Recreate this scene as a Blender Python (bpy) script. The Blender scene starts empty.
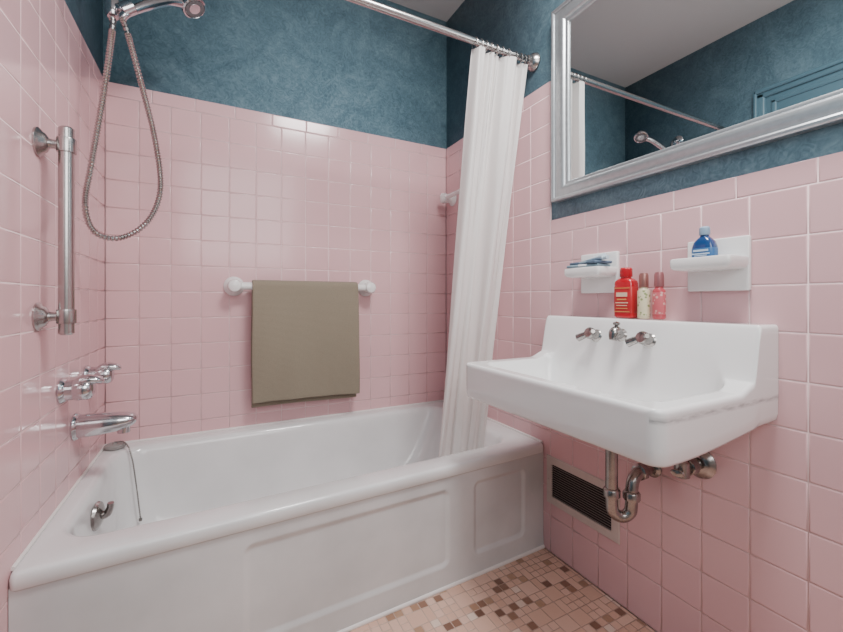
import bpy, bmesh, math, random
from mathutils import Vector, Matrix
random.seed(7)
scene = bpy.context.scene
COL = scene.collection

# ------------------------------------------------------------ materials
def new_mat(name):
    m = bpy.data.materials.new(name); m.use_nodes = True
    nt = m.node_tree
    return m, nt, nt.nodes["Principled BSDF"]

def mat(name, col, rough=0.4, metal=0.0, noise=0.0, nscale=20, bump=0.0, bscale=60, coat=0.0, spec=None, trans=0.0, alpha=None):
    m, nt, b = new_mat(name)
    b.inputs["Base Color"].default_value = (*col, 1)
    b.inputs["Roughness"].default_value = rough
    b.inputs["Metallic"].default_value = metal
    if coat: b.inputs["Coat Weight"].default_value = coat; b.inputs["Coat Roughness"].default_value = 0.05
    if spec is not None: b.inputs["Specular IOR Level"].default_value = spec
    if trans: b.inputs["Transmission Weight"].default_value = trans
    tc = nt.nodes.new("ShaderNodeTexCoord")
    if noise > 0:
        n = nt.nodes.new("ShaderNodeTexNoise"); n.inputs["Scale"].default_value = nscale; n.inputs["Detail"].default_value = 5
        r = nt.nodes.new("ShaderNodeValToRGB")
        r.color_ramp.elements[0].position = 0.3; r.color_ramp.elements[1].position = 0.7
        r.color_ramp.elements[0].color = (*[c*(1-noise) for c in col], 1)
        r.color_ramp.elements[1].color = (*[min(1, c*(1+noise*0.6)) for c in col], 1)
        nt.links.new(tc.outputs["Object"], n.inputs["Vector"])
        nt.links.new(n.outputs["Fac"], r.inputs["Fac"])
        nt.links.new(r.outputs["Color"], b.inputs["Base Color"])
    if bump > 0:
        n = nt.nodes.new("ShaderNodeTexNoise"); n.inputs["Scale"].default_value = bscale; n.inputs["Detail"].default_value = 4
        bp = nt.nodes.new("ShaderNodeBump"); bp.inputs["Strength"].default_value = bump; bp.inputs["Distance"].default_value = 0.003
        nt.links.new(tc.outputs["Object"], n.inputs["Vector"])
        nt.links.new(n.outputs["Fac"], bp.inputs["Height"])
        nt.links.new(bp.outputs["Normal"], b.inputs["Normal"])
    return m

def island_mat(name, stops, rough=0.15, bump=0.05, bscale=25, coat=0.0):
    m, nt, b = new_mat(name)
    g = nt.nodes.new("ShaderNodeNewGeometry")
    r = nt.nodes.new("ShaderNodeValToRGB")
    els = r.color_ramp.elements
    while len(els) < len(stops): els.new(0.5)
    for e, (p, c) in zip(els, stops):
        e.position = p; e.color = (*c, 1)
    nt.links.new(g.outputs["Random Per Island"], r.inputs["Fac"])
    nt.links.new(r.outputs["Color"], b.inputs["Base Color"])
    b.inputs["Roughness"].default_value = rough
    if coat: b.inputs["Coat Weight"].default_value = coat
    tc = nt.nodes.new("ShaderNodeTexCoord")
    n = nt.nodes.new("ShaderNodeTexNoise"); n.inputs["Scale"].default_value = bscale; n.inputs["Detail"].default_value = 2
    bp = nt.nodes.new("ShaderNodeBump"); bp.inputs["Strength"].default_value = bump; bp.inputs["Distance"].default_value = 0.004
    nt.links.new(tc.outputs["Object"], n.inputs["Vector"]); nt.links.new(n.outputs["Fac"], bp.inputs["Height"])
    nt.links.new(bp.outputs["Normal"], b.inputs["Normal"])
    return m

M_tile = island_mat("pink_tile", [(0.0, (0.712, 0.440, 0.460)), (0.5, (0.72, 0.448, 0.468)), (1.0, (0.727, 0.456, 0.475))], 0.16, 0.05, 14)
M_grout = mat("pink_grout", (0.79, 0.60, 0.605), 0.8, noise=0.1, nscale=30)
M_white = mat("white_enamel", (0.77, 0.775, 0.775), 0.15, noise=0.07, nscale=5, coat=0.3)
M_apron = mat("shaded_worn_enamel", (0.65, 0.655, 0.66), 0.17, noise=0.14, nscale=4, coat=0.3)  # tub enamel darkened to paint in the apron's shade, plus wear mottling
M_china = mat("white_china", (0.86, 0.86, 0.855), 0.10, coat=0.4)
M_ceramic = mat("white_ceramic", (0.85, 0.84, 0.83), 0.15, coat=0.2)
M_chrome = mat("chrome", (0.60, 0.60, 0.62), 0.14, 1.0)
M_chromed = mat("worn_chrome", (0.40, 0.38, 0.365), 0.24, 1.0, noise=0.3, nscale=25)
M_steel = mat("brushed_steel", (0.46, 0.44, 0.43), 0.26, 1.0)
M_mirror = mat("mirror_glass", (0.84, 0.87, 0.87), 0.012, 1.0)
M_silver = mat("silver_frame", (0.50, 0.53, 0.55), 0.34, 0.8, noise=0.08, nscale=60)
M_ceil = mat("ceiling_paint", (0.60, 0.58, 0.57), 0.8, bump=0.1)
M_bluep = mat("blue_paint", (0.085, 0.165, 0.21), 0.4)
M_dark = mat("dark_cavity", (0.015, 0.012, 0.012), 0.7)
M_beige = mat("beige_metal", (0.60, 0.51, 0.47), 0.45, noise=0.08)
M_brownm = mat("brown_metal", (0.22, 0.18, 0.165), 0.45)
M_caulk = mat("white_caulk", (0.80, 0.76, 0.74), 0.6)
M_floorg = mat("floor_grout", (0.58, 0.42, 0.35), 0.85, noise=0.12)

# plaster
def plaster():
    m, nt, b = new_mat("blue_plaster")
    tc = nt.nodes.new("ShaderNodeTexCoord")
    n1 = nt.nodes.new("ShaderNodeTexNoise"); n1.inputs["Scale"].default_value = 5.0; n1.inputs["Detail"].default_value = 10; n1.inputs["Roughness"].default_value = 0.74; n1.inputs["Distortion"].default_value = 1.6
    n2 = nt.nodes.new("ShaderNodeTexNoise"); n2.inputs["Scale"].default_value = 30; n2.inputs["Detail"].default_value = 7; n2.inputs["Distortion"].default_value = 3.5
    mx = nt.nodes.new("ShaderNodeMath"); mx.operation = 'MULTIPLY_ADD'; mx.inputs[1].default_value = 0.45
    sc = nt.nodes.new("ShaderNodeMath"); sc.operation = 'MULTIPLY'; sc.inputs[1].default_value = 0.55
    r = nt.nodes.new("ShaderNodeValToRGB")
    e = r.color_ramp.elements
    e[0].position = 0.36; e[0].color = (0.076, 0.140, 0.182, 1)
    e[1].position = 0.64; e[1].color = (0.205, 0.318, 0.378, 1)
    x = e.new(0.5); x.color = (0.128, 0.222, 0.274, 1)
    nt.links.new(tc.outputs["Object"], n1.inputs["Vector"]); nt.links.new(tc.outputs["Object"], n2.inputs["Vector"])
    nt.links.new(n1.outputs["Fac"], sc.inputs[0])
    nt.links.new(n2.outputs["Fac"], mx.inputs[0]); nt.links.new(sc.outputs[0], mx.inputs[2])
    nt.links.new(mx.outputs[0], r.inputs["Fac"]); nt.links.new(r.outputs["Color"], b.inputs["Base Color"])
    bp = nt.nodes.new("ShaderNodeBump"); bp.inputs["Strength"].default_value = 0.2; bp.inputs["Distance"].default_value = 0.003
    nt.links.new(mx.outputs[0], bp.inputs["Height"]); nt.links.new(bp.outputs["Normal"], b.inputs["Normal"])
    b.inputs["Roughness"].default_value = 0.42
    return m
M_plaster = plaster()

# ------------------------------------------------------------ mesh builder
class MB:
    def __init__(s): s.v=[]; s.f=[]; s.mi=[]; s.sm=[]
    def add(s, verts, faces, mi=0, smooth=True):
        o = len(s.v); s.v += [tuple(v) for v in verts]
        for k, f in enumerate(faces):
            s.f.append([i+o for i in f]); s.mi.append(mi)
            s.sm.append(smooth[k] if isinstance(smooth, list) else smooth)
        return s
    def box(s, lo, hi, bevel=0.0, mi=0, seg=3, M=None):
        bm = bmesh.new()
        bmesh.ops.create_cube(bm, size=1)
        sx, sy, sz = [hi[i]-lo[i] for i in range(3)]
        for v in bm.verts:
            v.co = Vector((lo[0]+(v.co.x+.5)*sx, lo[1]+(v.co.y+.5)*sy, lo[2]+(v.co.z+.5)*sz))
        if bevel > 0:
            bmesh.ops.bevel(bm, geom=bm.edges[:], offset=bevel, segments=seg, profile=0.5, affect='EDGES')
        if M is not None: bmesh.ops.transform(bm, matrix=M, verts=bm.verts)
        bm.verts.index_update()
        s.add([v.co.copy() for v in bm.verts], [[v.index for v in f.verts] for f in bm.faces], mi)
        bm.free(); return s
    def lathe(s, prof, org, axis=(0,0,1), seg=32, mi=0, cap=True, sx=1.0, sy=1.0):
        a = Vector(axis).normalized(); org = Vector(org)
        up = Vector((0,0,1)) if abs(a.z) < .9 else Vector((1,0,0))
        e1 = a.cross(up).normalized(); e2 = a.cross(e1).normalized()
        V=[]; F=[]
        for (r, d) in prof:
            for k in range(seg):
                t = 2*math.pi*k/seg
                V.append(org + a*d + e1*(r*math.cos(t)*sx) + e2*(r*math.sin(t)*sy))
        n = len(prof)
        for i in range(n-1):
            for k in range(seg):
                k2=(k+1)%seg
                F.append([i*seg+k, i*seg+k2, (i+1)*seg+k2, (i+1)*seg+k])
        if cap:
            F.append(list(range(seg))[::-1]); F.append([(n-1)*seg+k for k in range(seg)])
        s.add(V, F, mi); return s
    def tube(s, pts, rad, seg=14, mi=0, res=8, smooth=True, flat=1.0):
        P = [Vector(p) for p in pts]
        R = rad if isinstance(rad, (list, tuple)) else [rad]*len(P)
        if smooth and len(P) > 2:
            Q=[]; RR=[]
            for i in range(len(P)-1):
                p0=P[max(i-1,0)]; p1=P[i]; p2=P[i+1]; p3=P[min(i+2,len(P)-1)]
                for k in range(res):
                    t=k/res
                    Q.append(0.5*((2*p1)+(-p0+p2)*t+(2*p0-5*p1+4*p2-p3)*t*t+(-p0+3*p1-3*p2+p3)*t**3))
                    RR.append(R[i]*(1-t)+R[i+1]*t)
            Q.append(P[-1]); RR.append(R[-1]); P=Q; R=RR
        T=[]
        for i in range(len(P)):
            d=(P[min(i+1,len(P)-1)]-P[max(i-1,0)])
            T.append(d.normalized())
        up = Vector((0,0,1)) if abs(T[0].z)<.9 else Vector((1,0,0))
        e1=T[0].cross(up).normalized(); V=[]; F=[]
        for i in range(len(P)):
            e1=(e1-T[i]*e1.dot(T[i])).normalized(); e2=T[i].cross(e1)
            for k in range(seg):
                a=2*math.pi*k/seg
                V.append(P[i]+e1*(R[i]*math.cos(a))+e2*(R[i]*math.sin(a)*flat))
        for i in range(len(P)-1):
            for k in range(seg):
                k2=(k+1)%seg
                F.append([i*seg+k,i*seg+k2,(i+1)*seg+k2,(i+1)*seg+k])
        F.append(list(range(seg))[::-1]); F.append([(len(P)-1)*seg+k for k in range(seg)])
        s.add(V,F,mi); return s
    def rings(s, rings, mi=0, cap_last=True, cap_first=False):
        n=len(rings[0]); V=[p for r in rings for p in r]; F=[]
        for i in range(len(rings)-1):
            for k in range(n):
                k2=(k+1)%n
                F.append([i*n+k,i*n+k2,(i+1)*n+k2,(i+1)*n+k])
        if cap_last: F.append([(len(rings)-1)*n+k for k in range(n)])
        if cap_first: F.append(list(range(n))[::-1])
        s.add(V,F,mi); return s
    def build(s, name, mats, parent=None, sharp=35, origin=None, recalc=True, keepflags=False):
        xs=[v[0] for v in s.v]; ys=[v[1] for v in s.v]; zs=[v[2] for v in s.v]
        o = Vector(origin) if origin is not None else Vector(((min(xs)+max(xs))/2,(min(ys)+max(ys))/2,min(zs)))
        me=bpy.data.meshes.new(name)
        me.from_pydata([tuple(Vector(v)-o) for v in s.v],[],s.f)
        for m in (mats if isinstance(mats,(list,tuple)) else [mats]): me.materials.append(m)
        for p,mi,sm in zip(me.polygons,s.mi,s.sm):
            p.material_index=mi; p.use_smooth=sm
        if recalc:
            bm=bmesh.new(); bm.from_mesh(me); bmesh.ops.recalc_face_normals(bm,faces=bm.faces); bm.to_mesh(me); bm.free()
        me.update()
        if not keepflags: me.set_sharp_from_angle(angle=math.radians(sharp))
        ob=bpy.data.objects.new(name,me); COL.objects.link(ob)
        if parent is not None:
            ob.parent=parent; ob.location=o-parent.location
        else: ob.location=o
        return ob

def empty(name, loc):
    e=bpy.data.objects.new(name,None); e.empty_display_size=0.05; e.location=loc; COL.objects.link(e); return e
def tag(o,label,cat,group=None):
    o["label"]=label; o["category"]=cat
    if group: o["group"]=group
    return o
def struct(o,label=None):
    o["kind"]="structure"
    if label: o["label"]=label
    return o
def sstep(a,b,x):
    t=max(0,min(1,(x-a)/(b-a))); return t*t*(3-2*t)

# ------------------------------------------------------------ room dims
XL, XR, YB, YF = -0.376, 1.148, 1.934, -0.70
ZC = 2.53; REC = 0.008; TZ=0.108

def tiles(mb, org, U, Vv, N, ucuts, vcuts, mi=1, gap=0.0020, ed=0.0034, tilt=0.0008):
    org=Vector(org); U=Vector(U); Vv=Vector(Vv); N=Vector(N)
    for i in range(len(ucuts)-1):
        for j in range(len(vcuts)-1):
            u0,u1=ucuts[i],ucuts[i+1]; v0,v1=vcuts[j],vcuts[j+1]
            if u1-u0<0.006 or v1-v0<0.006: continue
            ta=random.gauss(0,tilt); tb=random.gauss(0,tilt)
            cu=(u0+u1)/2; cv=(v0+v1)/2
            V=[]
            for ins,h in ((gap/2,-0.003),(gap/2+0.0002,-0.0012),(gap/2+0.0012,-0.00035),(gap/2+ed,0.0)):
                for (a,b) in ((u0+ins,v0+ins),(u1-ins,v0+ins),(u1-ins,v1-ins),(u0+ins,v1-ins)):
                    V.append(org+U*a+Vv*b+N*(h+ta*(a-cu)+tb*(b-cv)))
            F=[]; S=[]
            for r in range(3):
                for k in range(4):
                    k2=(k+1)%4; F.append([r*4+k,r*4+k2,(r+1)*4+k2,(r+1)*4+k]); S.append(True)
            F.append([12,13,14,15]); S.append(False)
            mb.add(V,F,mi,S)

zbase=[0.0]+[1.221-TZ*k for k in range(10,-1,-1)]
zmid = zbase
zhi  = zbase+[1.221+TZ*k for k in range(1,6)]
def steps(a,b,s):
    o=[a]; 
    while o[-1]+s<b-0.02: o.append(o[-1]+s)
    return o+[b]
# back wall
mb=MB()
mb.box((XL-0.12,YB+REC,0),(XR+0.12,YB+0.12,ZC),mi=0)
mb.box((XL,YB+0.0010,0),(XR,YB+REC+0.004,1.8135),mi=2)
ux=[XL+TZ*k for k in range(15)]; ux=[u for u in ux if u<XR-0.03]+[XR]
tiles(mb,(0,YB,0),(1,0,0),(0,0,1),(0,-1,0),ux,zhi)
tiles(mb,(0,YB,0),(1,0,0),(0,0,1),(0,-1,0),steps(XL,XR,.152),[zhi[-1],1.815])
struct(mb.build("wall_back",[M_plaster,M_tile,M_grout],keepflags=True),"pink square tile below mottled slate-blue plaster")
# right wall
mb=MB()
mb.box((XR+REC,YF-0.12,0),(XR+0.12,YB+REC,ZC),mi=0)
ye=[0.3935+TZ*k for k in range(-10,8)]
yh=[1.1495+TZ*k for k in range(0,8)]+[YB]
yl=[y for y in ye if y>YF-0.02]
mb.box((XR+0.0010,1.1495,0),(XR+REC+0.004,YB,1.8135),mi=2)
mb.box((XR+0.0010,yl[0],0),(XR+REC+0.004,1.1495,1.2755),mi=2)
tiles(mb,(XR,0,0),(0,1,0),(0,0,1),(-1,0,0),yh,zhi)
tiles(mb,(XR,0,0),(0,1,0),(0,0,1),(-1,0,0),steps(1.1495,YB,.152),[zhi[-1],1.815])
tiles(mb,(XR,0,0),(0,1,0),(0,0,1),(-1,0,0),yl,zmid)
tiles(mb,(XR,0,0),(0,1,0),(0,0,1),(-1,0,0),steps(yl[0],1.1495,.152),[1.221,1.277])
struct(mb.build("wall_right",[M_plaster,M_tile,M_grout],keepflags=True),"pink tile wainscot below slate-blue plaster")
# left wall
mb=MB()
mb.box((XL-0.12,YF-0.12,0),(XL-REC,YB+REC,ZC),mi=0)
yt=[YB-TZ*k for k in range(8,-1,-1)]; yt=[1.01]+yt
mb.box((XL-REC-0.004,yt[0],0),(XL-0.0010,YB,1.8135),mi=2)
tiles(mb,(XL,0,0),(0,1,0),(0,0,1),(1,0,0),yt,zhi)
tiles(mb,(XL,0,0),(0,1,0),(0,0,1),(1,0,0),steps(1.01,YB,.152),[zhi[-1],1.815])
struct(mb.build("wall_left",[M_plaster,M_tile,M_grout],keepflags=True),"pink tile below slate-blue plaster")
mb=MB(); mb.box((XL-0.12,YF-0.12,0),(XR+0.12,YF,ZC)); struct(mb.build("wall_front",mat("front_paint",(.50,.48,.46),.7)),"plain light wall behind")
mb=MB(); mb.box((XL-0.12,YF-0.12,ZC),(XR+0.12,YB+0.12,ZC+0.1)); struct(mb.build("ceiling",M_ceil),"plain off-white ceiling")

# floor mosaic
M_fp=island_mat("floor_peach",[(0,(0.64,0.40,0.305)),(0.5,(0.69,0.445,0.345)),(1,(0.72,0.48,0.385))],0.3,0.05)
M_fb=island_mat("floor_brown",[(0,(0.16,0.08,0.055)),(0.4,(0.28,0.15,0.10)),(0.75,(0.46,0.28,0.18)),(1,(0.36,0.22,0.15))],0.3,0.05)
M_fc=island_mat("floor_cream",[(0,(0.72,0.54,0.45)),(1,(0.76,0.59,0.50))],0.3,0.05)
mb=MB(); mb.box((XL-0.12,YF-0.12,-0.1),(XR+0.12,YB+0.12,-0.0008),mi=0)
S=0.0560; h=S/2
y=1.180
def ft(u0,u1,v0,v1,mi): tiles(mb,(0,0,0),(1,0,0),(0,1,0),(0,0,1),[u0,min(u1,XR-.001)],[v0,v1],mi,gap=0.0018,ed=0.0016,tilt=0.003)
def small(): 
    r=random.random()
    return 2 if r<0.24 else (3 if r<0.30 else 1)
while y>YF+0.02:
    x=XL
    while x<XR-0.004:
        r=random.random(); y0=y-S
        if r<0.30: ft(x,x+S,y0,y,1)
        elif r<0.40:
            ft(x,x+S,y0,y0+h,1); 
            for k in range(2): ft(x+k*h,x+k*h+h,y0+h,y,small())
        elif r<0.50:
            ft(x,x+h,y0,y,1)
            for k in range(2): ft(x+h,x+S,y0+k*h,y0+k*h+h,small())
        else:
            for a in range(2):
                for b in range(2): ft(x+a*h,x+a*h+h,y0+b*h,y0+b*h+h,small())
        x+=S
    y-=S
struct(mb.build("floor",[M_floorg,M_fp,M_fb,M_fc],keepflags=True),"peach and brown ceramic mosaic floor")

def warp(x,y): return y-.070*((XR-x)/1.524)*max(0,(YB-y)/.756)
mb=MB(); mb.tube([(XL+0.001,warp(XL,1.186),0.004),(XR-0.001,1.186,0.004)],0.009,seg=12)
struct(mb.build("trim_1",M_caulk),"white caulk bead along the tub foot")
mb=MB(); mb.tube([(XL+0.002,1.13,0.412),(XL+0.002,1.931,0.412)],0.0045,seg=10)
mb.tube([(XL+0.002,1.931,0.412),(XR-0.002,1.931,0.412)],0.0045,seg=10)
mb.tube([(XR-0.002,1.19,0.412),(XR-0.002,1.931,0.412)],0.0045,seg=10)
struct(mb.build("trim_2",M_caulk),"white caulk line where tub meets tile")

# door on left wall (seen in mirror)
D0,D1=0.16,0.91
mb=MB()
xw=XL-REC
mb.box((xw,D0,0.01),(xw+0.02,D1,1.83),0.002)
for (a,b) in ((0.15,0.80),(0.95,1.70)):
    mb.box((xw+0.015,D0+0.12,a),(xw+0.028,D1-0.12,b),0.006)
struct(mb.build("door_1",M_bluep),"slate-blue painted panel door")
mb=MB()
for y0,y1 in ((D0-0.09,D0),(D1,D1+0.09)):
    mb.box((xw,y0,0),(xw+0.022,y1,1.83),0.004)
E1=D1+.225
mb.box((xw,D0-0.15,1.83),(xw+0.014,E1,2.115),0.003)
mb.box((xw,D0-0.15,2.070),(xw+0.026,E1,2.115),0.008)
mb.box((xw,D0-0.15,2.098),(xw+0.036,E1+.004,2.122),0.006)
mb.box((xw,E1-.045,1.83),(xw+0.026,E1,2.10),0.008)
mb.box((xw,E1-.012,1.83),(xw+0.036,E1+.004,2.12),0.005)
mb.box((xw,E1-.095,1.83),(xw+0.020,E1-.070,2.045),0.006)
mb.box((xw,D0-0.15,2.025),(xw+0.020,E1-.070,2.050),0.006)
struct(mb.build("trim_3",M_bluep),"slate-blue painted door casing")

# ------------------------------------------------------------ bathtub
def rr(x0,x1,y0,y1,r,z,nc=8,ne=10):
    pts=[]
    cs=[(x1-r,y1-r,0),(x0+r,y1-r,90),(x0+r,y0+r,180),(x1-r,y0+r,270)]
    for i,(cx,cy,a0) in enumerate(cs):
        for k in range(nc+1):
            a=math.radians(a0+90*k/nc); pts.append(Vector((cx+r*math.cos(a),cy+r*math.sin(a),z)))
        nx=cs[(i+1)%4]; a=math.radians(nx[2]); q=Vector((nx[0]+r*math.cos(a),nx[1]+r*math.sin(a),z)); p=pts[-1]
        for k in range(1,ne): pts.append(p.lerp(q,k/ne))
    return pts
tub=empty("bathtub",(0.386,1.556,0.0))
tag(tub,"white enamelled built-in bathtub with panelled apron against pink tile","bathtub")
T0,T1=XL+0.001,XR-0.001; TY0,TY1=1.178,YB-0.001
key=[
 (T0+.014,T1-.014,TY0+.012,TY1-.014,.01,.370),
 (T0+.004,T1-.004,TY0+.004,TY1-.004,.012,.372),
 (T0,T1,TY0+.0008,TY1,.012,.377),
 (T0,T1,TY0,TY1,.012,.397),
 (T0+.001,T1-.001,TY0+.0015,TY1-.001,.013,.4045),
 (T0+.003,T1-.003,TY0+.004,TY1-.003,.014,.4088),
 (T0+.007,T1-.007,TY0+.008,TY1-.007,.018,.4108),
 (T0+.012,T1-.012,TY0+.014,TY1-.012,.024,.4115),
 (-.340,1.072,1.262,1.880,.095,.4095),
 (-.334,1.064,1.269,1.874,.095,.407),
 (-.328,1.056,1.276,1.868,.095,.400),
 (-.323,1.049,1.282,1.863,.095,.388),
 (-.320,1.042,1.287,1.860,.097,.370),
 (-.312,1.000,1.299,1.852,.105,.280),
 (-.304,0.955,1.313,1.842,.115,.190),
 (-.296,0.915,1.328,1.830,.125,.135),
 (-.280,0.885,1.345,1.812,.13,.105),
 (-.255,0.855,1.368,1.790,.13,.086),
 (-.215,0.81,1.400,1.755,.12,.076),
 (-.10,0.70,1.47,1.69,.08,.072)]
mb=MB(); mb.rings([rr(*k) for k in key])
panels=[(.069,.703,.075,.330,.85),(.81,1.047,.075,.330,1)]
def rec(x,z):
    best=0
    for (a,b,c,d,am) in panels:
        r=.024; cx,cz=(a+b)/2,(c+d)/2; hx,hz=(b-a)/2-r,(d-c)/2-r
        qx,qz=abs(x-cx)-hx,abs(z-cz)-hz
        sd=math.hypot(max(qx,0),max(qz,0))+min(max(qx,qz),0)-r
        best=max(best,am*sstep(0.006,-0.014,sd))
    return best
xs=set(round(T0+(T1-T0)*k/60,5) for k in range(61)); zs=set(round(.379*k/14,5) for k in range(15))
for (a,b,c,d,_) in panels:
    for k in range(-5,12): xs|={round(a+k*.0025,5),round(b-k*.0025,5)}; zs|={round(c+k*.0025,5),round(d-k*.0025,5)}
xs=sorted(xs); zs=sorted(zs)
V=[];F=[]
for z in zs:
    for x in xs:
        V.append((x,1.185+0.007*rec(x,z)-0.003*sstep(.06,0.0,z),z))
nx=len(xs)
for j in range(len(zs)-1):
    for i in range(nx-1): F.append([j*nx+i,j*nx+i+1,(j+1)*nx+i+1,(j+1)*nx+i])
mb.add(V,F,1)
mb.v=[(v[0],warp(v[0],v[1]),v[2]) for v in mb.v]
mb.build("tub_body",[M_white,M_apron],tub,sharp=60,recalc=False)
# overflow
mb=MB(); o=(-.315,1.495,.332)
mb.lathe([(.0,0),(.039,0),(.041,.004),(.038,.011),(.026,.017),(.012,.020),(0.0001,.021)],o,(1,-.12,-.03),cap=False)
mb.tube([(-.298,1.495,.330),(-.286,1.494,.334),(-.278,1.491,.350),(-.276,1.489,.366)],[.011,.0115,.0095,.0085],seg=12)
mb.build("overflow_plate",M_chromed,tub)
mb=MB(); mb.lathe([(.0001,.0),(.03,0),(.031,.002),(.026,.005),(.012,.003),(.0001,.003)],(-.13,1.57,.0725),(0,0,1),cap=False)
mb.build("drain",M_chrome,tub)

# stopper with chain on rim
sx_,sy_=-.335,1.878
st=empty("bathtub_stopper",(sx_,sy_,.4105)); tag(st,"grey rubber tub stopper with chain on the rim corner","bathtub stopper")
mb=MB(); mb.lathe([(.026,0),(.033,.002),(.034,.012),(.029,.016),(.009,.017),(.008,.021),(.0001,.022)],(sx_,sy_,.4116),(0,0,1))
mb.build("plug",mat("grey_rubber",(.30,.29,.28),.4),st)
mb=MB(); ch=[Vector(p) for p in [(sx_,sy_,.434),(-.308,1.858,.438),(-.286,1.834,.420),(-.270,1.812,.37),(-.256,1.794,.28),(-.242,1.778,.17)]]
mb.tube(ch,.0018,seg=8,res=6)
for i in range(len(ch)-1):
    n=max(2,int((ch[i+1]-ch[i]).length/.0075))
    for k in range(n):
        p=ch[i].lerp(ch[i+1],k/n); mb.lathe([(.0001,-.0032),(.0026,-.0015),(.0032,0),(.0026,.0015),(.0001,.0032)],p,(0,0,1),seg=8,cap=False)
mb.lathe([(.0001,0),(.005,.002),(.006,.007),(.005,.012),(.0001,.013)],(-.242,1.778,.160),(0,0,1),seg=12,cap=False)
mb.build("chain",mat("dull_chain",(.20,.19,.18),.4,.7),st)

# ------------------------------------------------------------ tub faucet set
fa=empty("bathtub_faucet",(XL,1.548,.60)); tag(fa,"chrome two-handle tub faucet mounted on pink tile wall","faucet")
for yy in (1.428,1.668):
    mb=MB(); z=.722
    mb.lathe([(.034,0),(.035,.004),(.032,.010),(.0285,.014),(.0275,.030),(.030,.034),(.030,.060),(.027,.068),(.020,.073),(.0001,.075)],(XL,yy,z),(1,0,0))
    R=[]
    for (dx,dz,w_,t_) in ((.034,.016,.021,.016),(.048,.024,.0215,.016),(.064,.026,.021,.014),(.080,.025,.020,.012),(.091,.022,.016,.009),(.096,.020,.010,.004)):
        R.append([Vector((XL+dx,yy-.002+w_*math.cos(2*math.pi*a/20),z+dz+t_*math.sin(2*math.pi*a/20))) for a in range(20)])
    mb.rings(R,cap_first=True)
    mb.build("handle",M_chrome,fa)
mb=MB()
mb.lathe([(.040,0),(.041,.004),(.038,.010),(.035,.013)],(XL,1.548,.590),(1,0,0))
SPR=[]
for (dx,hw,ht,top) in ((.004,.034,.034,.624),(.03,.036,.034,.624),(.07,.036,.032,.623),(.11,.035,.028,.620),(.135,.032,.022,.616),(.149,.026,.016,.611),(.156,.016,.009,.605)):
    SPR.append([Vector((XL+dx,1.548+hw*math.copysign(abs(math.cos(2*math.pi*a/28))**.85,math.cos(2*math.pi*a/28)),top-ht+ht*math.copysign(abs(math.sin(2*math.pi*a/28))**.85,math.sin(2*math.pi*a/28)))) for a in range(28)])
mb.rings(SPR,cap_first=True)
mb.lathe([(.017,0),(.017,.018),(.0135,.018),(.0135,.004)],(XL+.122,1.548,.556),(0,0,1))
mb.build("spout",M_chrome,fa)

# grab bar
gb=empty("grab_bar",(XL,1.268,.93)); tag(gb,"short vertical brushed steel grab bar on pink tile","grab bar")
mb=MB()
mb.tube([(XL+.054,1.268,.885),(XL+.054,1.268,.889),(XL+.054,1.268,1.387),(XL+.054,1.268,1.391)],[.011,.0155,.0155,.011],seg=24,smooth=False)
mb.build("bar",M_steel,gb)
for z in (.93,1.346):
    mb=MB(); mb.lathe([(.034,0),(.0345,.004),(.030,.008),(.026,.010),(.022,.016),(.012,.022),(.0105,.03),(.0105,.045)],(XL,1.268,z),(1,0,0))
    mb.lathe([(.019,-.017),(.0195,-.014),(.0195,.014),(.019,.017)],(XL+.054,1.268,z),(0,0,1))
    mb.build("mounting_flange",M_steel,gb)

# ------------------------------------------------------------ hand shower
hs=empty("hand_shower",(XL,1.56,1.86)); tag(hs,"chrome hand shower on wall arm with looping metal hose","shower")
mb=MB()
mb.lathe([(.034,0),(.034,.003),(.024,.010),(.014,.014)],(XL,1.56,2.0),(1,0,0))
mb.tube([(XL+.003,1.56,2.0),(XL+.03,1.56,1.998),(XL+.06,1.56,1.975),(-.285,1.545,1.90)],.0105,seg=18)
mb.lathe([(.0135,-.012),(.018,-.010),(.018,.012),(.0135,.014)],(-.288,1.548,1.906),(.4,-.2,-.9))
mb.build("shower_arm",M_chrome,hs)
mb=MB()
mb.lathe([(.012,-.03),(.019,-.028),(.021,0),(.021,.02),(.014,.03)],(-.279,1.53,1.865),(.05,-.15,-1))
mb.tube([(-.275,1.53,1.868),(-.255,1.515,1.862),(-.238,1.505,1.858)],.013,seg=14)
mb.lathe([(.018,-.018),(.021,-.016),(.021,.016),(.018,.018)],(-.236,1.50,1.858),(.75,0,.6))
mb.build("holder",M_chrome,hs)
mb=MB()
mb.tube([(-.250,1.50,1.824),(-.236,1.50,1.845),(-.19,1.53,1.902),(-.135,1.57,1.960),(-.088,1.60,1.986)],[.0105,.012,.0155,.0145,.014],seg=18)
ax=(.45,-.28,-.85); c=(-.069,1.605,1.993)
mb.lathe([(.012,-.028),(.026,-.020),(.037,-.006),(.041,.010),(.039,.015),(.034,.017),(.032,.014),(.020,.014),(.018,.017),(.0001,.018)],c,ax,cap=False)
mb.build("shower_head",M_chrome,hs)
a=Vector(ax).normalized(); e1=a.cross(Vector((0,0,1))).normalized(); e2=a.cross(e1)
mb=MB(); mb.lathe([(.031,.0145),(.031,.0165),(.0001,.0165)],c,ax,cap=False)
for rr_,n in ((.026,14),(.021,10)):
    for k in range(n):
        t=2*math.pi*k/n; p=Vector(c)+e1*rr_*math.cos(t)+e2*rr_*math.sin(t)+a*.0165
        mb.lathe([(.0018,0),(.0014,.002)],p,ax,seg=6)
mb.build("nozzle_plate",mat("grey_nozzle",(.16,.16,.17),.4),hs)
mb=MB()
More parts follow.
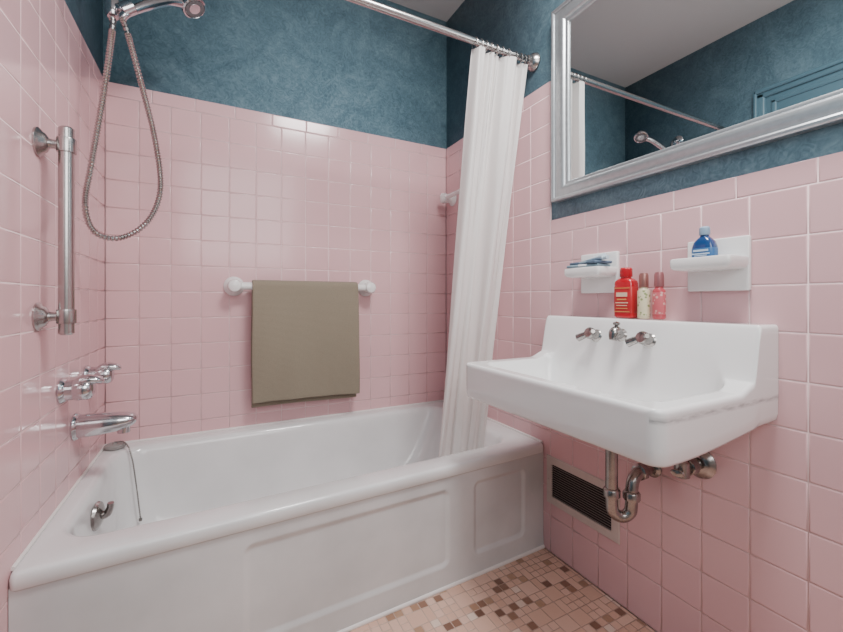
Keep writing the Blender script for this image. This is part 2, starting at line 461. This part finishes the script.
hp=[(-.279,1.525,1.83),(-.276,1.51,1.788),(-.294,1.50,1.597),(-.3225,1.50,1.383),(-.3386,1.50,1.249),(-.3155,1.50,1.171),(-.2555,1.50,1.158),(-.1873,1.50,1.212),(-.153,1.50,1.316),(-.1666,1.50,1.471),(-.205,1.50,1.649),(-.236,1.50,1.78),(-.250,1.50,1.824)]
P=[Vector(p) for p in hp]; Q=[]
for i in range(len(P)-1):
    p0=P[max(i-1,0)]; p1=P[i]; p2=P[i+1]; p3=P[min(i+2,len(P)-1)]
    n=max(3,int((p2-p1).length/0.0042))
    for k in range(n):
        t=k/n; Q.append(0.5*((2*p1)+(-p0+p2)*t+(2*p0-5*p1+4*p2-p3)*t*t+(-p0+3*p1-3*p2+p3)*t**3))
Q.append(P[-1])
mb.tube(Q,[.0092 if i%2 else .0060 for i in range(len(Q))],seg=12,smooth=False)
mb.build("hose",M_steel,hs,sharp=30)

# ------------------------------------------------------------ back towel bar
tb=empty("towel_bar",(.377,YB,1.03)); tag(tb,"white ceramic towel bar on pink tile above tub","towel bar")
BY=1.872
for x,sg in ((.074,1),(.676,-1)):
    mb=MB()
    mb.lathe([(.040,0),(.042,.005),(.038,.012),(.028,.020),(.024,.03),(.025,.046),(.028,.056),(.028,.076),(.023,.086),(.013,.090),(.0001,.091)],(x,YB,1.03),(0,-1,0),seg=36)
    mb.lathe([(.0205,0),(.025,.003),(.0235,.018),(.0190,.024)],(x,BY,1.03),(sg,0,0))
    mb.build("bracket",M_ceramic,tb)
mb=MB(); mb.tube([(.08,BY,1.03),(.672,BY,1.03)],.0165,seg=22,smooth=False); mb.build("bar",M_ceramic,tb)

# towel
def towel_mat():
    m,nt,b=new_mat("towel_cloth")
    tc=nt.nodes.new("ShaderNodeTexCoord")
    w=nt.nodes.new("ShaderNodeTexWave"); w.bands_direction='Z'; w.inputs["Scale"].default_value=62; w.inputs["Distortion"].default_value=1.0; w.inputs["Detail"].default_value=2
    n=nt.nodes.new("ShaderNodeTexNoise"); n.inputs["Scale"].default_value=260
    r=nt.nodes.new("ShaderNodeValToRGB"); r.color_ramp.elements[0].color=(0.195,0.163,0.118,1); r.color_ramp.elements[1].color=(0.31,0.268,0.20,1)
    ad=nt.nodes.new("ShaderNodeMath"); ad.operation='MULTIPLY_ADD'; ad.inputs[1].default_value=.45
    s2=nt.nodes.new("ShaderNodeMath"); s2.operation='MULTIPLY'; s2.inputs[1].default_value=.55
    L=nt.links.new
    L(tc.outputs["Object"],w.inputs["Vector"]); L(tc.outputs["Object"],n.inputs["Vector"])
    L(n.outputs["Fac"],s2.inputs[0]); L(w.outputs["Fac"],ad.inputs[0]); L(s2.outputs[0],ad.inputs[2]); L(ad.outputs[0],r.inputs["Fac"]); L(r.outputs["Color"],b.inputs["Base Color"])
    bp=nt.nodes.new("ShaderNodeBump"); bp.inputs["Strength"].default_value=.4; bp.inputs["Distance"].default_value=.002
    L(ad.outputs[0],bp.inputs["Height"]); L(bp.outputs["Normal"],b.inputs["Normal"])
    b.inputs["Roughness"].default_value=.95; b.inputs["Sheen Weight"].default_value=.15
    return m
mb=MB()
path=[]
TR=.0222
for k in range(30): path.append((BY-TR-.010*math.sin(math.pi*(k/29)),.528+(1.03-.528)*k/29))
for k in range(1,11): a=math.pi-math.pi*k/11; path.append((BY+TR*math.cos(a),1.03+TR*math.sin(a)))
for k in range(26): path.append((BY+TR+.004*math.sin(math.pi*k/25),1.03-(1.03-.500)*k/25))
W0,W1=.142,.610; nu=36; V=[];F=[]
for j,(yy,zz) in enumerate(path):
    for i in range(nu+1):
        s=i/nu; dz=max(0,1.03-zz)
        x=W0+(W1-W0)*s+.005*math.sin(zz*14)*(dz)+.010*(s-.5)*dz
        wob=(.006*math.sin(s*9+zz*3)+.003*math.sin(s*21-zz*5))*min(1,dz*3)
        V.append((x,yy+(wob if j<34 else wob*.3),zz+.003*math.sin(s*5)*(1 if zz<.6 else 0)))
for j in range(len(path)-1):
    for i in range(nu): F.append([j*(nu+1)+i,j*(nu+1)+i+1,(j+1)*(nu+1)+i+1,(j+1)*(nu+1)+i])
mb.add(V,F)
tw=mb.build("towel",towel_mat(),sharp=80,recalc=False); tag(tw,"olive-grey ribbed bath towel folded over white bar","towel")
sd=tw.modifiers.new("s","SOLIDIFY"); sd.thickness=.010; sd.offset=0
bv=tw.modifiers.new("b","BEVEL"); bv.width=.004; bv.segments=3; bv.limit_method='ANGLE'

tb2=empty("towel_bar",(XR,1.62,1.515)); tag(tb2,"white ceramic towel bar inside tub alcove behind curtain","towel bar")
for yy,sg in ((1.86,-1),(1.42,1)):
    mb=MB(); mb.lathe([(.036,0),(.037,.004),(.032,.010),(.024,.018),(.023,.03),(.025,.045),(.028,.055),(.025,.070),(.014,.076),(.0001,.077)],(XR,yy,1.515),(-1,0,0))
    mb.build("bracket",M_ceramic,tb2)
mb=MB(); mb.tube([(XR-.055,1.86,1.515),(XR-.055,1.42,1.515)],.012,seg=18,smooth=False); mb.build("bar",M_ceramic,tb2)

# ------------------------------------------------------------ curtain rod + curtain
RY,RZ=1.243,1.935
rod=empty("shower_curtain_rod",(.386,RY,RZ)); tag(rod,"straight chrome shower curtain rod across the tub","curtain rod")
mb=MB(); mb.tube([(XL-REC,RY,RZ),(XR+REC,RY,RZ)],.0127,seg=24,smooth=False); mb.build("rod",M_steel,rod)
for x,a in ((XL-REC,1),(XR+REC,-1)):
    mb=MB(); mb.lathe([(.034,0),(.036,.006),(.030,.020),(.022,.026),(.018,.040),(.0135,.042)],(x,RY,RZ),(a,0,0)); mb.build("flange",M_steel,rod)

def curt_mat():
    m,nt,b=new_mat("curtain_fabric")
    b.inputs["Base Color"].default_value=(.88,.865,.845,1); b.inputs["Roughness"].default_value=.5
    tr=nt.nodes.new("ShaderNodeBsdfTranslucent"); tr.inputs["Color"].default_value=(.92,.88,.86,1)
    mx=nt.nodes.new("ShaderNodeMixShader"); mx.inputs[0].default_value=.36
    out=nt.nodes["Material Output"]
    tc=nt.nodes.new("ShaderNodeTexCoord"); w=nt.nodes.new("ShaderNodeTexNoise"); w.inputs["Scale"].default_value=120
    bp=nt.nodes.new("ShaderNodeBump"); bp.inputs["Strength"].default_value=.1; bp.inputs["Distance"].default_value=.002
    L=nt.links.new
    L(tc.outputs["Object"],w.inputs["Vector"]); L(w.outputs["Fac"],bp.inputs["Height"]); L(bp.outputs["Normal"],b.inputs["Normal"])
    L(b.outputs[0],mx.inputs[1]); L(tr.outputs[0],mx.inputs[2]); L(mx.outputs[0],out.inputs["Surface"])
    return m
cur=empty("shower_curtain",(.98,1.29,.34)); tag(cur,"white fabric shower curtain gathered to one end, hanging into tub","shower curtain")
mb=MB(); nv,nu=70,300; V=[];F=[]
NF=4
def cpt(s,v):
    x0=.860+(.765-.860)*v; x1=1.118+(.985-1.118)*v
    w=x1-x0
    sx=s+.055*math.sin(s*8.5+.3+.5*v)*math.sin(math.pi*s)+.014*math.sin(s*21+v*2.5)*math.sin(math.pi*s)
    ph=s*NF*2*math.pi+1.3*math.sin(s*5.3+.4+v*1.2)
    y=RY+.118*v
    amp=(.016+.013*math.sin(s*11+.6+v*2.0))*(.6+.4*min(1,v*4+.3))
    yy=y+amp*math.cos(ph)+.011*math.cos(ph*.5+v*3)*v
    yy+=.008*math.cos(s*11*2*math.pi)*max(0,1-v*3.0)
    yy+=.0022*math.sin(ph*3.3+v*9)*(.2+v)+.003*math.sin(s*37+v*5)*v
    xx=x0+w*sx+.009*math.sin(2*ph)*(.4+.5*v)
    ztop=1.918-.004*(1-math.cos(s*11*2*math.pi))
    z=ztop+(.345-ztop)*v
    return (xx,yy,z)
for j in range(nv+1):
    for i in range(nu+1): V.append(cpt(i/nu,j/nv))
for j in range(nv):
    for i in range(nu): F.append([j*(nu+1)+i,j*(nu+1)+i+1,(j+1)*(nu+1)+i+1,(j+1)*(nu+1)+i])
mb.add(V,F); c=mb.build("curtain_sheet",curt_mat(),cur,sharp=180,recalc=False)
for k in range(12):
    p=cpt(min(1,k/11),0); mb=MB()
    pts=[(p[0],RY+.0175*math.cos(2*math.pi*a/24),RZ-.006+.020*math.sin(2*math.pi*a/24)) for a in range(25)]
    mb.tube(pts,.0014,seg=8,smooth=False); mb.build("curtain_ring",M_steel,cur)

# ------------------------------------------------------------ mirror
mi=empty("wall_mirror",(XR+REC,.61,1.331)); tag(mi,"large wall mirror in silver moulded frame above the sink","mirror")
def rect(d,hgt,y0=.10,y1=1.122,z0=1.336,z1=2.052):
    x=XR+REC-hgt
    return [Vector((x,y0+d,z0+d)),Vector((x,y1-d,z0+d)),Vector((x,y1-d,z1-d)),Vector((x,y0+d,z1-d))]
prof=[(.003,.0),(0,.006),(0,.030),(.003,.034),(.009,.035),(.013,.033),(.015,.028),(.020,.027),(.028,.029),(.038,.030),(.047,.027),(.053,.022),(.056,.018),(.060,.018),(.063,.017),(.067,.013),(.069,.005)]
mb=MB(); mb.rings([rect(d,hh) for d,hh in prof],cap_last=False); 
mb.build("frame",M_silver,mi,sharp=28)
mb=MB(); mb.add(rect(.066,.008)+rect(.066,.002),[[0,1,2,3],[7,6,5,4],[0,4,5,1],[1,5,6,2],[2,6,7,3],[3,7,4,0]],0,False); mb.build("mirror_glass",M_mirror,mi)

# ------------------------------------------------------------ sink
SY=.767; SP=.438; HW=.322; RIM=.77
sk=empty("sink",(XR,SY,.66)); tag(sk,"white wall-hung china sink with raised back ledge","sink")
def cuts(a,b,dense,n):
    S=set()
    for k in range(n+1): S.add(round(a+(b-a)*k/n,5))
    for (c,w,m) in dense:
        for k in range(m+1):
            v=c-w+2*w*k/m
            if a<=v<=b: S.add(round(v,5))
    return sorted(S)
RE=.009
pc=cuts(0,SP,[(.092,.034,30),(SP-.008,.010,12),(.015,.015,4),(.16,.03,8),(.400,.03,14)],44)
qc=cuts(-1,1,[(-1,.04,16),(1,.04,16),(-.85,.1,16),(.85,.1,16)],64)
def outl(p):
    r=.028
    if p>SP-r:
        return HW-(r-math.sqrt(max(0,r*r-(p-(SP-r))**2)))
    return HW
PA,PB=.108,.074
def hsink(p,q):
    zl=RIM+.144*sstep(PA,PB,p)+.020*sstep(.165,PA-.01,p)*(1-sstep(PA,PB,p))
    zl=min(zl,RIM+.146)
    r=.06; p0=.088; p1=.404; cp=(p0+p1)/2; hp_=(p1-p0)/2-r; hq=.280-r
    a=abs(p-cp)-hp_; b=abs(q)-hq
    sd=math.hypot(max(a,0),max(b,0))+min(max(a,b),0)-r
    d=-sd
    bowl=0
    if d>0:
        t=min(1,d/.075); bowl=.130*(1-(1-t)**2.2)*sstep(0,.010,d)
    z=zl-bowl*(1 if p>PA else sstep(PB,PA,p))
    e=min(outl(p)-abs(q), SP-p)
    if e<RE: 
        k=1-max(e,0)/RE; z-=RE*(1-math.sqrt(max(0,1-k*k)))
    return z
V=[];F=[]; nq=len(qc)
for p in pc:
    for qn in qc:
        q=qn*outl(p); V.append((XR-.0005-p,SY+q,hsink(p,q)))
for j in range(len(pc)-1):
    for i in range(nq-1): F.append([j*nq+i,j*nq+i+1,(j+1)*nq+i+1,(j+1)*nq+i])
bidx=[j*nq for j in range(len(pc))]+[(len(pc)-1)*nq+i for i in range(1,nq)]+[j*nq+nq-1 for j in range(len(pc)-2,-1,-1)]
bot=.660
prev=bidx
cx,cy=XR-.2,SY
for lev,(zf,ins) in enumerate([(.06,0),(.3,0),(.65,0),(.90,.001),(.965,.004),(1.0,.011),(1.0,.05)]):
    cur_=[]
    for bi in bidx:
        x,yv,z=V[bi]
        nx_=x+ins*(1 if x<XR-SP+.035 else 0)
        ny_=yv+ins*(1 if yv<cy else -1)*(1 if abs(yv-SY)>HW-.04 else abs(yv-SY)/HW)
        zb=bot+.028*sstep(XR-.38,XR,x)
        V.append((nx_,ny_,z+(zb-z)*zf)); cur_.append(len(V)-1)
    for k in range(len(bidx)-1): F.append([prev[k+1],prev[k],cur_[k],cur_[k+1]])
    prev=cur_
F.append(prev[::-1])
mb=MB(); mb.add(V,F)
mb.lathe([(.16,0),(.15,-.02),(.11,-.04),(.05,-.05),(.03,-.052)],(XR-.215,SY,bot+.012),(0,0,1),seg=40,sx=.8,sy=1.2)
def sink_mat():
    m,nt,b=new_mat("worn_white_china")
    b.inputs["Roughness"].default_value=.1; b.inputs["Coat Weight"].default_value=.4
    tc=nt.nodes.new("ShaderNodeTexCoord"); sp=nt.nodes.new("ShaderNodeSeparateXYZ"); L=nt.links.new
    L(tc.outputs["Object"],sp.inputs[0])
    def ma(op,a,b_=None,c_=None):
        n=nt.nodes.new("ShaderNodeMath"); n.operation=op
        for k,v in enumerate((a,b_,c_)):
            if v is None: continue
            if isinstance(v,(int,float)): n.inputs[k].default_value=v
            else: L(v,n.inputs[k])
        return n.outputs[0]
    zb=.0+ (RIM-.022) - .620
    mp=nt.nodes.new("ShaderNodeMapping"); mp.inputs["Scale"].default_value=(1,1,4); L(tc.outputs["Object"],mp.inputs["Vector"])
    n=nt.nodes.new("ShaderNodeTexNoise"); n.inputs["Scale"].default_value=30; n.inputs["Detail"].default_value=6; L(mp.outputs[0],n.inputs["Vector"])
    zc=ma('SUBTRACT',sp.outputs["Z"],zb); za=ma('ABSOLUTE',zc); zm=ma('SUBTRACT',1.0,ma('MINIMUM',ma('MULTIPLY',za,120.0),1.0))
    ym=ma('LESS_THAN',sp.outputs["Y"],-.300)
    nm=ma('MULTIPLY_ADD',n.outputs["Fac"],3.0,-.9); nm=ma('MINIMUM',ma('MAXIMUM',nm,.25),1.0)
    k=ma('MULTIPLY',ma('MULTIPLY',zm,ym),nm); k=ma('MULTIPLY',k,.9)
    mx=nt.nodes.new("ShaderNodeMix"); mx.data_type='RGBA'; mx.inputs[6].default_value=(.86,.86,.855,1); mx.inputs[7].default_value=(.34,.34,.34,1)
    L(k,mx.inputs[0]); L(mx.outputs[2],b.inputs["Base Color"])
    return m
mb.build("basin",sink_mat(),sk,sharp=50,origin=(XR-SP/2,SY,.620))
mb=MB(); mb.lathe([(.0001,.001),(.010,.001),(.012,.003),(.022,.003),(.024,.0),(.0001,0)],(XR-.24,SY,RIM-.1285),(0,0,1),cap=False); mb.build("drain",M_chrome,sk)

# sink faucet
FX=XR-.090; FY=.780
sf=empty("sink_faucet",(FX,FY,.86)); tag(sf,"worn chrome sink taps set in the back ledge","faucet")
for yy,sg in ((FY+.086,1),(FY-.086,-1)):
    mb=MB()
    mb.lathe([(.024,0),(.0245,.004),(.020,.010),(.014,.014),(.0125,.026),(.015,.030),(.018,.034),(.018,.044),(.014,.050),(.0001,.052)],(FX+.010,yy,.858),(-1,0,.25))
    mb.tube([(FX-.026,yy,.867),(FX-.032,yy+.016,.861),(FX-.038,yy+.038,.850)],[.010,.010,.012],seg=14)
    mb.tube([(FX-.026,yy,.869),(FX-.032,yy-.012,.873),(FX-.036,yy-.018,.875)],[.009,.008,.006],seg=12)
    mb.build("handle",M_chromed,sf)
mb=MB()
mb.lathe([(.022,0),(.0225,.004),(.018,.010),(.014,.015),(.014,.03),(.010,.034)],(FX+.010,FY,.866),(-1,0,.25))
mb.tube([(FX-.012,FY,.874),(FX-.022,FY,.879),(FX-.031,FY,.873),(FX-.036,FY,.854)],[.014,.0155,.0145,.010],seg=16)
mb.lathe([(.005,0),(.005,.010),(.009,.012),(.010,.018),(.0001,.022)],(FX-.020,FY,.886),(0,0,1))
mb.build("spout",M_chromed,sf)

# drain trap
pt=empty("drain_trap",(1.02,.75,.36)); tag(pt,"tarnished chrome P-trap drain pipe below the sink","drain pipe")
mb=MB()
A=Vector((1.0,.767,0)); B=Vector((1.046,.738,0)); mid=(A+B)/2; d=(B-A)/2
pts=[(1.0,.767,.622),(1.0,.767,.56),(1.0,.767,.47),(1.0,.767,.410)]
for k in range(1,8):
    a=math.pi*k/8; q=mid-d*math.cos(a); pts.append((q.x,q.y,.390-.032*math.sin(a)))
pts+=[(1.046,.738,.412),(1.047,.738,.440),(1.056,.739,.462),(1.080,.741,.474),(1.110,.743,.476),(XR-.002,.744,.476)]
mb.tube(pts,.0165,seg=20,res=4)
for o_,ax_ in (((1.0,.767,.425),(0,0,1)),((1.0,.767,.60),(0,0,1)),((1.046,.738,.418),(0,0,1)),((1.092,.742,.475),(1,.05,.02))):
    mb.lathe([(.0175,-.012),(.0225,-.010),(.0230,.008),(.0200,.013),(.0175,.014)],o_,ax_,seg=10)
mb.lathe([(.028,0),(.028,.003),(.023,.008),(.018,.011)],(XR,.744,.476),(-1,0,0))
mb.build("trap_pipe",M_chromed,pt,sharp=40)
wv=empty("water_stop_valve",(XR,.60,.535)); tag(wv,"tarnished chrome stop valve and supply pipe below the sink","valve")
mb=MB(); VY=.612
mb.lathe([(.040,0),(.041,.004),(.032,.014),(.021,.019)],(XR,VY,.538),(-1,0,0))
mb.tube([(XR-.004,VY,.538),(XR-.045,VY,.537),(XR-.078,VY,.536)],[.014,.014,.014],seg=16)
mb.lathe([(.018,-.014),(.021,-.012),(.021,.012),(.018,.014)],(XR-.048,VY,.537),(-1,0,0),seg=10)
mb.lathe([(.014,-.02),(.018,-.018),(.018,.018),(.013,.022)],(XR-.082,VY,.536),(0,0,1),seg=16)
mb.tube([(XR-.082,VY,.55),(XR-.082,VY+.005,.60),(XR-.082,VY+.02,.655)],.0065,seg=12)
mb.build("valve_body",M_chromed,wv)
mb=MB(); mb.lathe([(.005,0),(.005,.010),(.014,.012),(.016,.017),(.014,.021),(.0001,.023)],(XR-.094,VY,.535),(-1,-.3,-.1),seg=12,sx=1.0,sy=.6); mb.build("valve_handle",M_chromed,wv)

# ------------------------------------------------------------ soap shelves
def shelf(y0,y1,label):
    e=empty("soap_shelf",(XR,(y0+y1)/2,.993)); tag(e,label,"soap shelf","ceramic wall shelves")
    mb=MB(); mb.box((XR-.014,y0,.993),(XR+.0005,y1,1.126),.004,seg=4); mb.build("back_plate",M_ceramic,e)
    mb=MB(); R=[]
    x0,x1=XR-.098,XR-.006; a0,a1=y0+.001,y1-.001
    for (ins,z) in ((.022,1.044),(.006,1.047),(.002,1.051),(0,1.057),(0,1.070),(.001,1.074),(.004,1.0755),(.008,1.0745),(.010,1.070),(.012,1.0675),(.03,1.066)):
        R.append(rr(x0+ins,x1,a0+ins,a1-ins,max(.003,.009-ins*.2),z,nc=6,ne=4))
    mb.rings(R,cap_first=True); 
    mb.build("tray",M_ceramic,e); return e
shelf(.496,.638,"white ceramic wall shelf holding a blue bottle above sink")
shelf(.850,.993,"white ceramic wall shelf holding small packets above sink")

M_pkt=mat("blue_grey_packet",(.24,.35,.42),.35,noise=.3,nscale=30)
M_pktw=mat("white_packet",(.75,.78,.80),.35)
def packet(zz,rot,ox,oy,mats):
    mb=MB(); T=Matrix.Translation((XR-.057+ox,.925+oy,zz))@Matrix.Rotation(rot,4,'Z')
    mb.box((-.036,-.058,0),(.036,.058,.009),.004,mi=0,M=T)
    mb.box((-.0365,-.02,.001),(.0365,.015,.0094),.004,mi=1,M=T)
    return mb.build("soap_packet",mats)
tag(packet(1.0762,.12,0,0,[M_pkt,M_pktw]),"flat blue-grey soap packet with white band on ceramic shelf","soap packet","soap packets on the wall shelf")
tag(packet(1.0860,-.10,.003,-.006,[mat("navy_packet",(.10,.16,.24),.35,noise=.3,nscale=30),M_pkt]),"flat navy soap packet stacked on a blue-grey one","soap packet","soap packets on the wall shelf")
mb=MB(); T=Matrix.Translation((XR-.050,.898,1.0962))@Matrix.Rotation(-.35,4,'Z')
R=[]
for k,(yy,wx,wz) in enumerate(((-.062,.006,.006),(-.046,.006,.006),(-.045,.010,.010),(-.036,.012,.010),(0,.017,.007),(.04,.020,.0035),(.055,.021,.0010))):
    R.append([T@Vector((wx*math.cos(2*math.pi*a/20),yy,.010+wz*math.sin(2*math.pi*a/20)-(.010-wz)*.9)) for a in range(20)])
mb.rings(R,cap_first=True); o=mb.build("toothpaste_tube",mat("tube_plastic",(.55,.67,.75),.3)); tag(o,"pale blue-white toothpaste tube lying on the packets","toothpaste tube")

# blue bottle
bb=empty("mouthwash_bottle",(XR-.050,.575,1.067)); tag(bb,"small blue mouthwash bottle with light blue cap on shelf","bottle")
M_blue=mat("blue_liquid_plastic",(.012,.055,.18),.12,coat=.4)
c=(XR-.050,.575)
def sup(hx,hy,z,cx=c[0],cy=c[1],n=32,e=.6):
    o=[]
    for a in range(n):
        t=2*math.pi*a/n; cc,ss=math.cos(t),math.sin(t)
        o.append(Vector((cx+hx*math.copysign(abs(cc)**e,cc),cy+hy*math.copysign(abs(ss)**e,ss),z)))
    return o
z0=1.0672
mb=MB()
mb.rings([sup(.014,.021,z0),sup(.017,.025,z0+.003),sup(.018,.026,z0+.02),sup(.018,.026,z0+.036),sup(.016,.022,z0+.049),sup(.011,.013,z0+.059),sup(.009,.010,z0+.063,e=1),sup(.009,.010,z0+.068,e=1)],cap_first=True)
mb.build("bottle_body",M_blue,bb)
mb=MB(); mb.rings([sup(.0184,.0264,z0+.010),sup(.0187,.0267,z0+.011),sup(.0187,.0267,z0+.032),sup(.0184,.0264,z0+.033)],cap_last=False)
for (v0,v1,w_) in ((.024,.029,.017),(.017,.020,.020),(.013,.015,.014)):
    mb.box((c[0]-.0195,c[1]-w_,z0+v0),(c[0]-.017,c[1]+w_,z0+v1),0,mi=1)
mb.build("label",[mat("deep_blue_label",(.03,.13,.32),.4),mat("pale_blue_print",(.50,.62,.74),.4)],bb)
mb=MB(); mb.lathe([(.011,0),(.012,.002),(.0115,.018),(.009,.021),(.0001,.022)],(c[0],c[1],z0+.066),(0,0,1),seg=24); mb.build("bottle_cap",mat("light_blue_plastic",(.30,.44,.58),.3),bb)

# bottles on ledge
LZ=RIM+.146
def ledge_bottle(name,x,y,hx,hy,hb,ht,mats,label,cat,cap_r,lab=(.25,.75),e=.7,patch=None):
    E=empty(name,(x,y,LZ)); tag(E,label,cat)
    S=lambda a,b,z,ee=e: sup(a,b,z,cx=x,cy=y,e=ee)
    z=LZ+.0005
    mb=MB(); mb.rings([S(hx*.85,hy*.85,z),S(hx,hy,z+.004),S(hx,hy,z+hb*.86),S(hx*.95,hy*.93,z+hb*.92),S(hx*.75,hy*.62,z+hb*.98),S(cap_r*.8,cap_r*.8,z+hb,1),S(cap_r*.8,cap_r*.8,z+hb+.006,1)],cap_first=True); mb.build("bottle_body",mats[0],E)
    a,b=z+hb*lab[0],z+hb*lab[1]
    mb=MB()
    mb.rings([S(hx*1.005,hy*1.005,a),S(hx*1.02,hy*1.02,a+.001),S(hx*1.02,hy*1.02,b-.001),S(hx*1.005,hy*1.005,b)],cap_last=False)
    ms=[mats[1]]
    if patch:
        ms+=patch
        xf=x-hx*1.02
        H=b-a
        for (v0,v1,w,k) in ((.04,.07,.8,1),(.93,.96,.8,1),(.62,.78,.58,2),(.49,.54,.5,1),(.37,.41,.66,2),(.27,.30,.56,2),(.16,.19,.62,1)):
            mb.box((xf-.0008,y-hy*w,a+H*v0),(xf+.002,y+hy*w,a+H*v1),0,mi=k)
    mb.build("label",ms,E)
    mb=MB(); mb.lathe([(cap_r*.95,0),(cap_r,.002),(cap_r*.97,(ht-hb)*.8),(cap_r*.8,ht-hb-.002),(.0001,ht-hb)],(x,y,z+hb+.003),(0,0,1),seg=26); mb.build("bottle_cap",mats[2],E)
    return E
M_red=mat("red_plastic",(.46,.008,.018),.16,coat=.4)
M_gold=mat("gold_print",(.62,.30,.10),.35); M_crm=mat("cream_print",(.70,.50,.36),.4)
def label_mat(name,base,ink,scale=90):
    m,nt,b=new_mat(name); tc=nt.nodes.new("ShaderNodeTexCoord"); n=nt.nodes.new("ShaderNodeTexVoronoi"); n.inputs["Scale"].default_value=scale
    r=nt.nodes.new("ShaderNodeValToRGB"); r.color_ramp.elements[0].position=.28; r.color_ramp.elements[1].position=.36
    r.color_ramp.elements[0].color=(*ink,1); r.color_ramp.elements[1].color=(*base,1)
    L=nt.links.new; L(tc.outputs["Object"],n.inputs["Vector"]); L(n.outputs["Distance"],r.inputs["Fac"]); L(r.outputs["Color"],b.inputs["Base Color"]); b.inputs["Roughness"].default_value=.35
    return m
ledge_bottle("soap_bottle",XR-.040,.800,.020,.031,.120,.150,[M_red,mat("red_label",(.46,.02,.025),.3),M_red],"red plastic soap bottle with gold-printed label on sink ledge","bottle",.018,(.12,.78),.45,[M_gold,M_crm])
ledge_bottle("lotion_bottle",XR-.042,.742,.015,.017,.088,.130,[mat("pale_plastic",(.66,.58,.40),.25),label_mat("floral_label",(.74,.68,.46),(.26,.32,.12)),mat("bronze_cap",(.36,.17,.15),.3,.5)],"small cream lotion bottle with floral label and bronze cap","bottle",.0125,(.08,.92),1.0,None)
ledge_bottle("lotion_bottle",XR-.042,.697,.015,.017,.088,.130,[mat("pink_plastic",(.52,.07,.09),.2),label_mat("rose_label",(.60,.13,.15),(.74,.42,.38)),mat("pink_cap",(.42,.17,.18),.3,.4)],"small translucent pink lotion bottle with rose cap","bottle",.0125,(.15,.85),1.0,None)

# ------------------------------------------------------------ vent register
vr=empty("vent_register",(XR,1.008,.185)); tag(vr,"beige metal vent register with dark louvers in tiled wall","vent")
y0,y1,z0,z1=.850,1.166,.190,.372
def rct(iy,iz,hgt): 
    x=XR-hgt
    return [Vector((x,y0+iy,z0+iz)),Vector((x,y1-iy,z0+iz)),Vector((x,y1-iy,z1-iz)),Vector((x,y0+iy,z1-iz))]
mb=MB(); mb.rings([rct(0,0,-.0005),rct(0,0,.002),rct(.003,.003,.005),rct(.027,.027,.0055),rct(.029,.029,.004),rct(.030,.030,-.0003)],cap_last=False)
for (yy,zz) in ((y0+.013,(z0+z1)/2),(y1-.013,(z0+z1)/2)): mb.lathe([(.004,0),(.004,.002),(.0001,.003)],(XR-.005,yy,zz),(-1,0,0),seg=12)
mb.build("register_frame",M_beige,vr,sharp=25)
mb=MB(); mb.box((XR-.0012,y0+.027,z0+.027),(XR-.0002,y1-.027,z1-.027)); mb.build("register_back",M_dark,vr)
mb=MB()
n=14
for k in range(n):
    zz=z0+.035+(z1-z0-.070)*k/(n-1)
    mb.box((-.0026,y0+.029,-.0009),(.0026,y1-.029,.0009),0,M=Matrix.Translation((XR-.0040,0,zz))@Matrix.Rotation(.6,4,'Y'))
mb.build("louvers",M_brownm,vr)

# ------------------------------------------------------------ lights
def area(name,loc,size,power,target,col=(1,.97,.94)):
    l=bpy.data.lights.new(name,'AREA'); l.size=size; l.energy=power; l.color=col
    o=bpy.data.objects.new(name,l); o.location=loc
    o.rotation_euler=(Vector(target)-Vector(loc)).to_track_quat('-Z','Y').to_euler(); COL.objects.link(o); return o
area("ceiling_lamp",(.66,.42,2.48),.42,35,(.6,.85,0),(1,.98,.965))
area("fill_light",(.25,-.55,1.80),1.0,17,(.4,1.8,1.25),(1,.995,.99))  # added unseen soft fill behind the camera, evens out the room
w=bpy.data.worlds.new("world"); scene.world=w; w.use_nodes=True
w.node_tree.nodes["Background"].inputs[0].default_value=(.8,.85,.9,1); w.node_tree.nodes["Background"].inputs[1].default_value=.3

# ------------------------------------------------------------ camera
cd=bpy.data.cameras.new("camera"); cam=bpy.data.objects.new("camera",cd); COL.objects.link(cam)
cam.location=(0,0,.97); cam.rotation_euler=(math.radians(90),0,math.radians(-27.2))
cd.sensor_width=36; cd.lens=402/843*36; cd.shift_y=-16/843; cd.clip_start=.02
scene.camera=cam
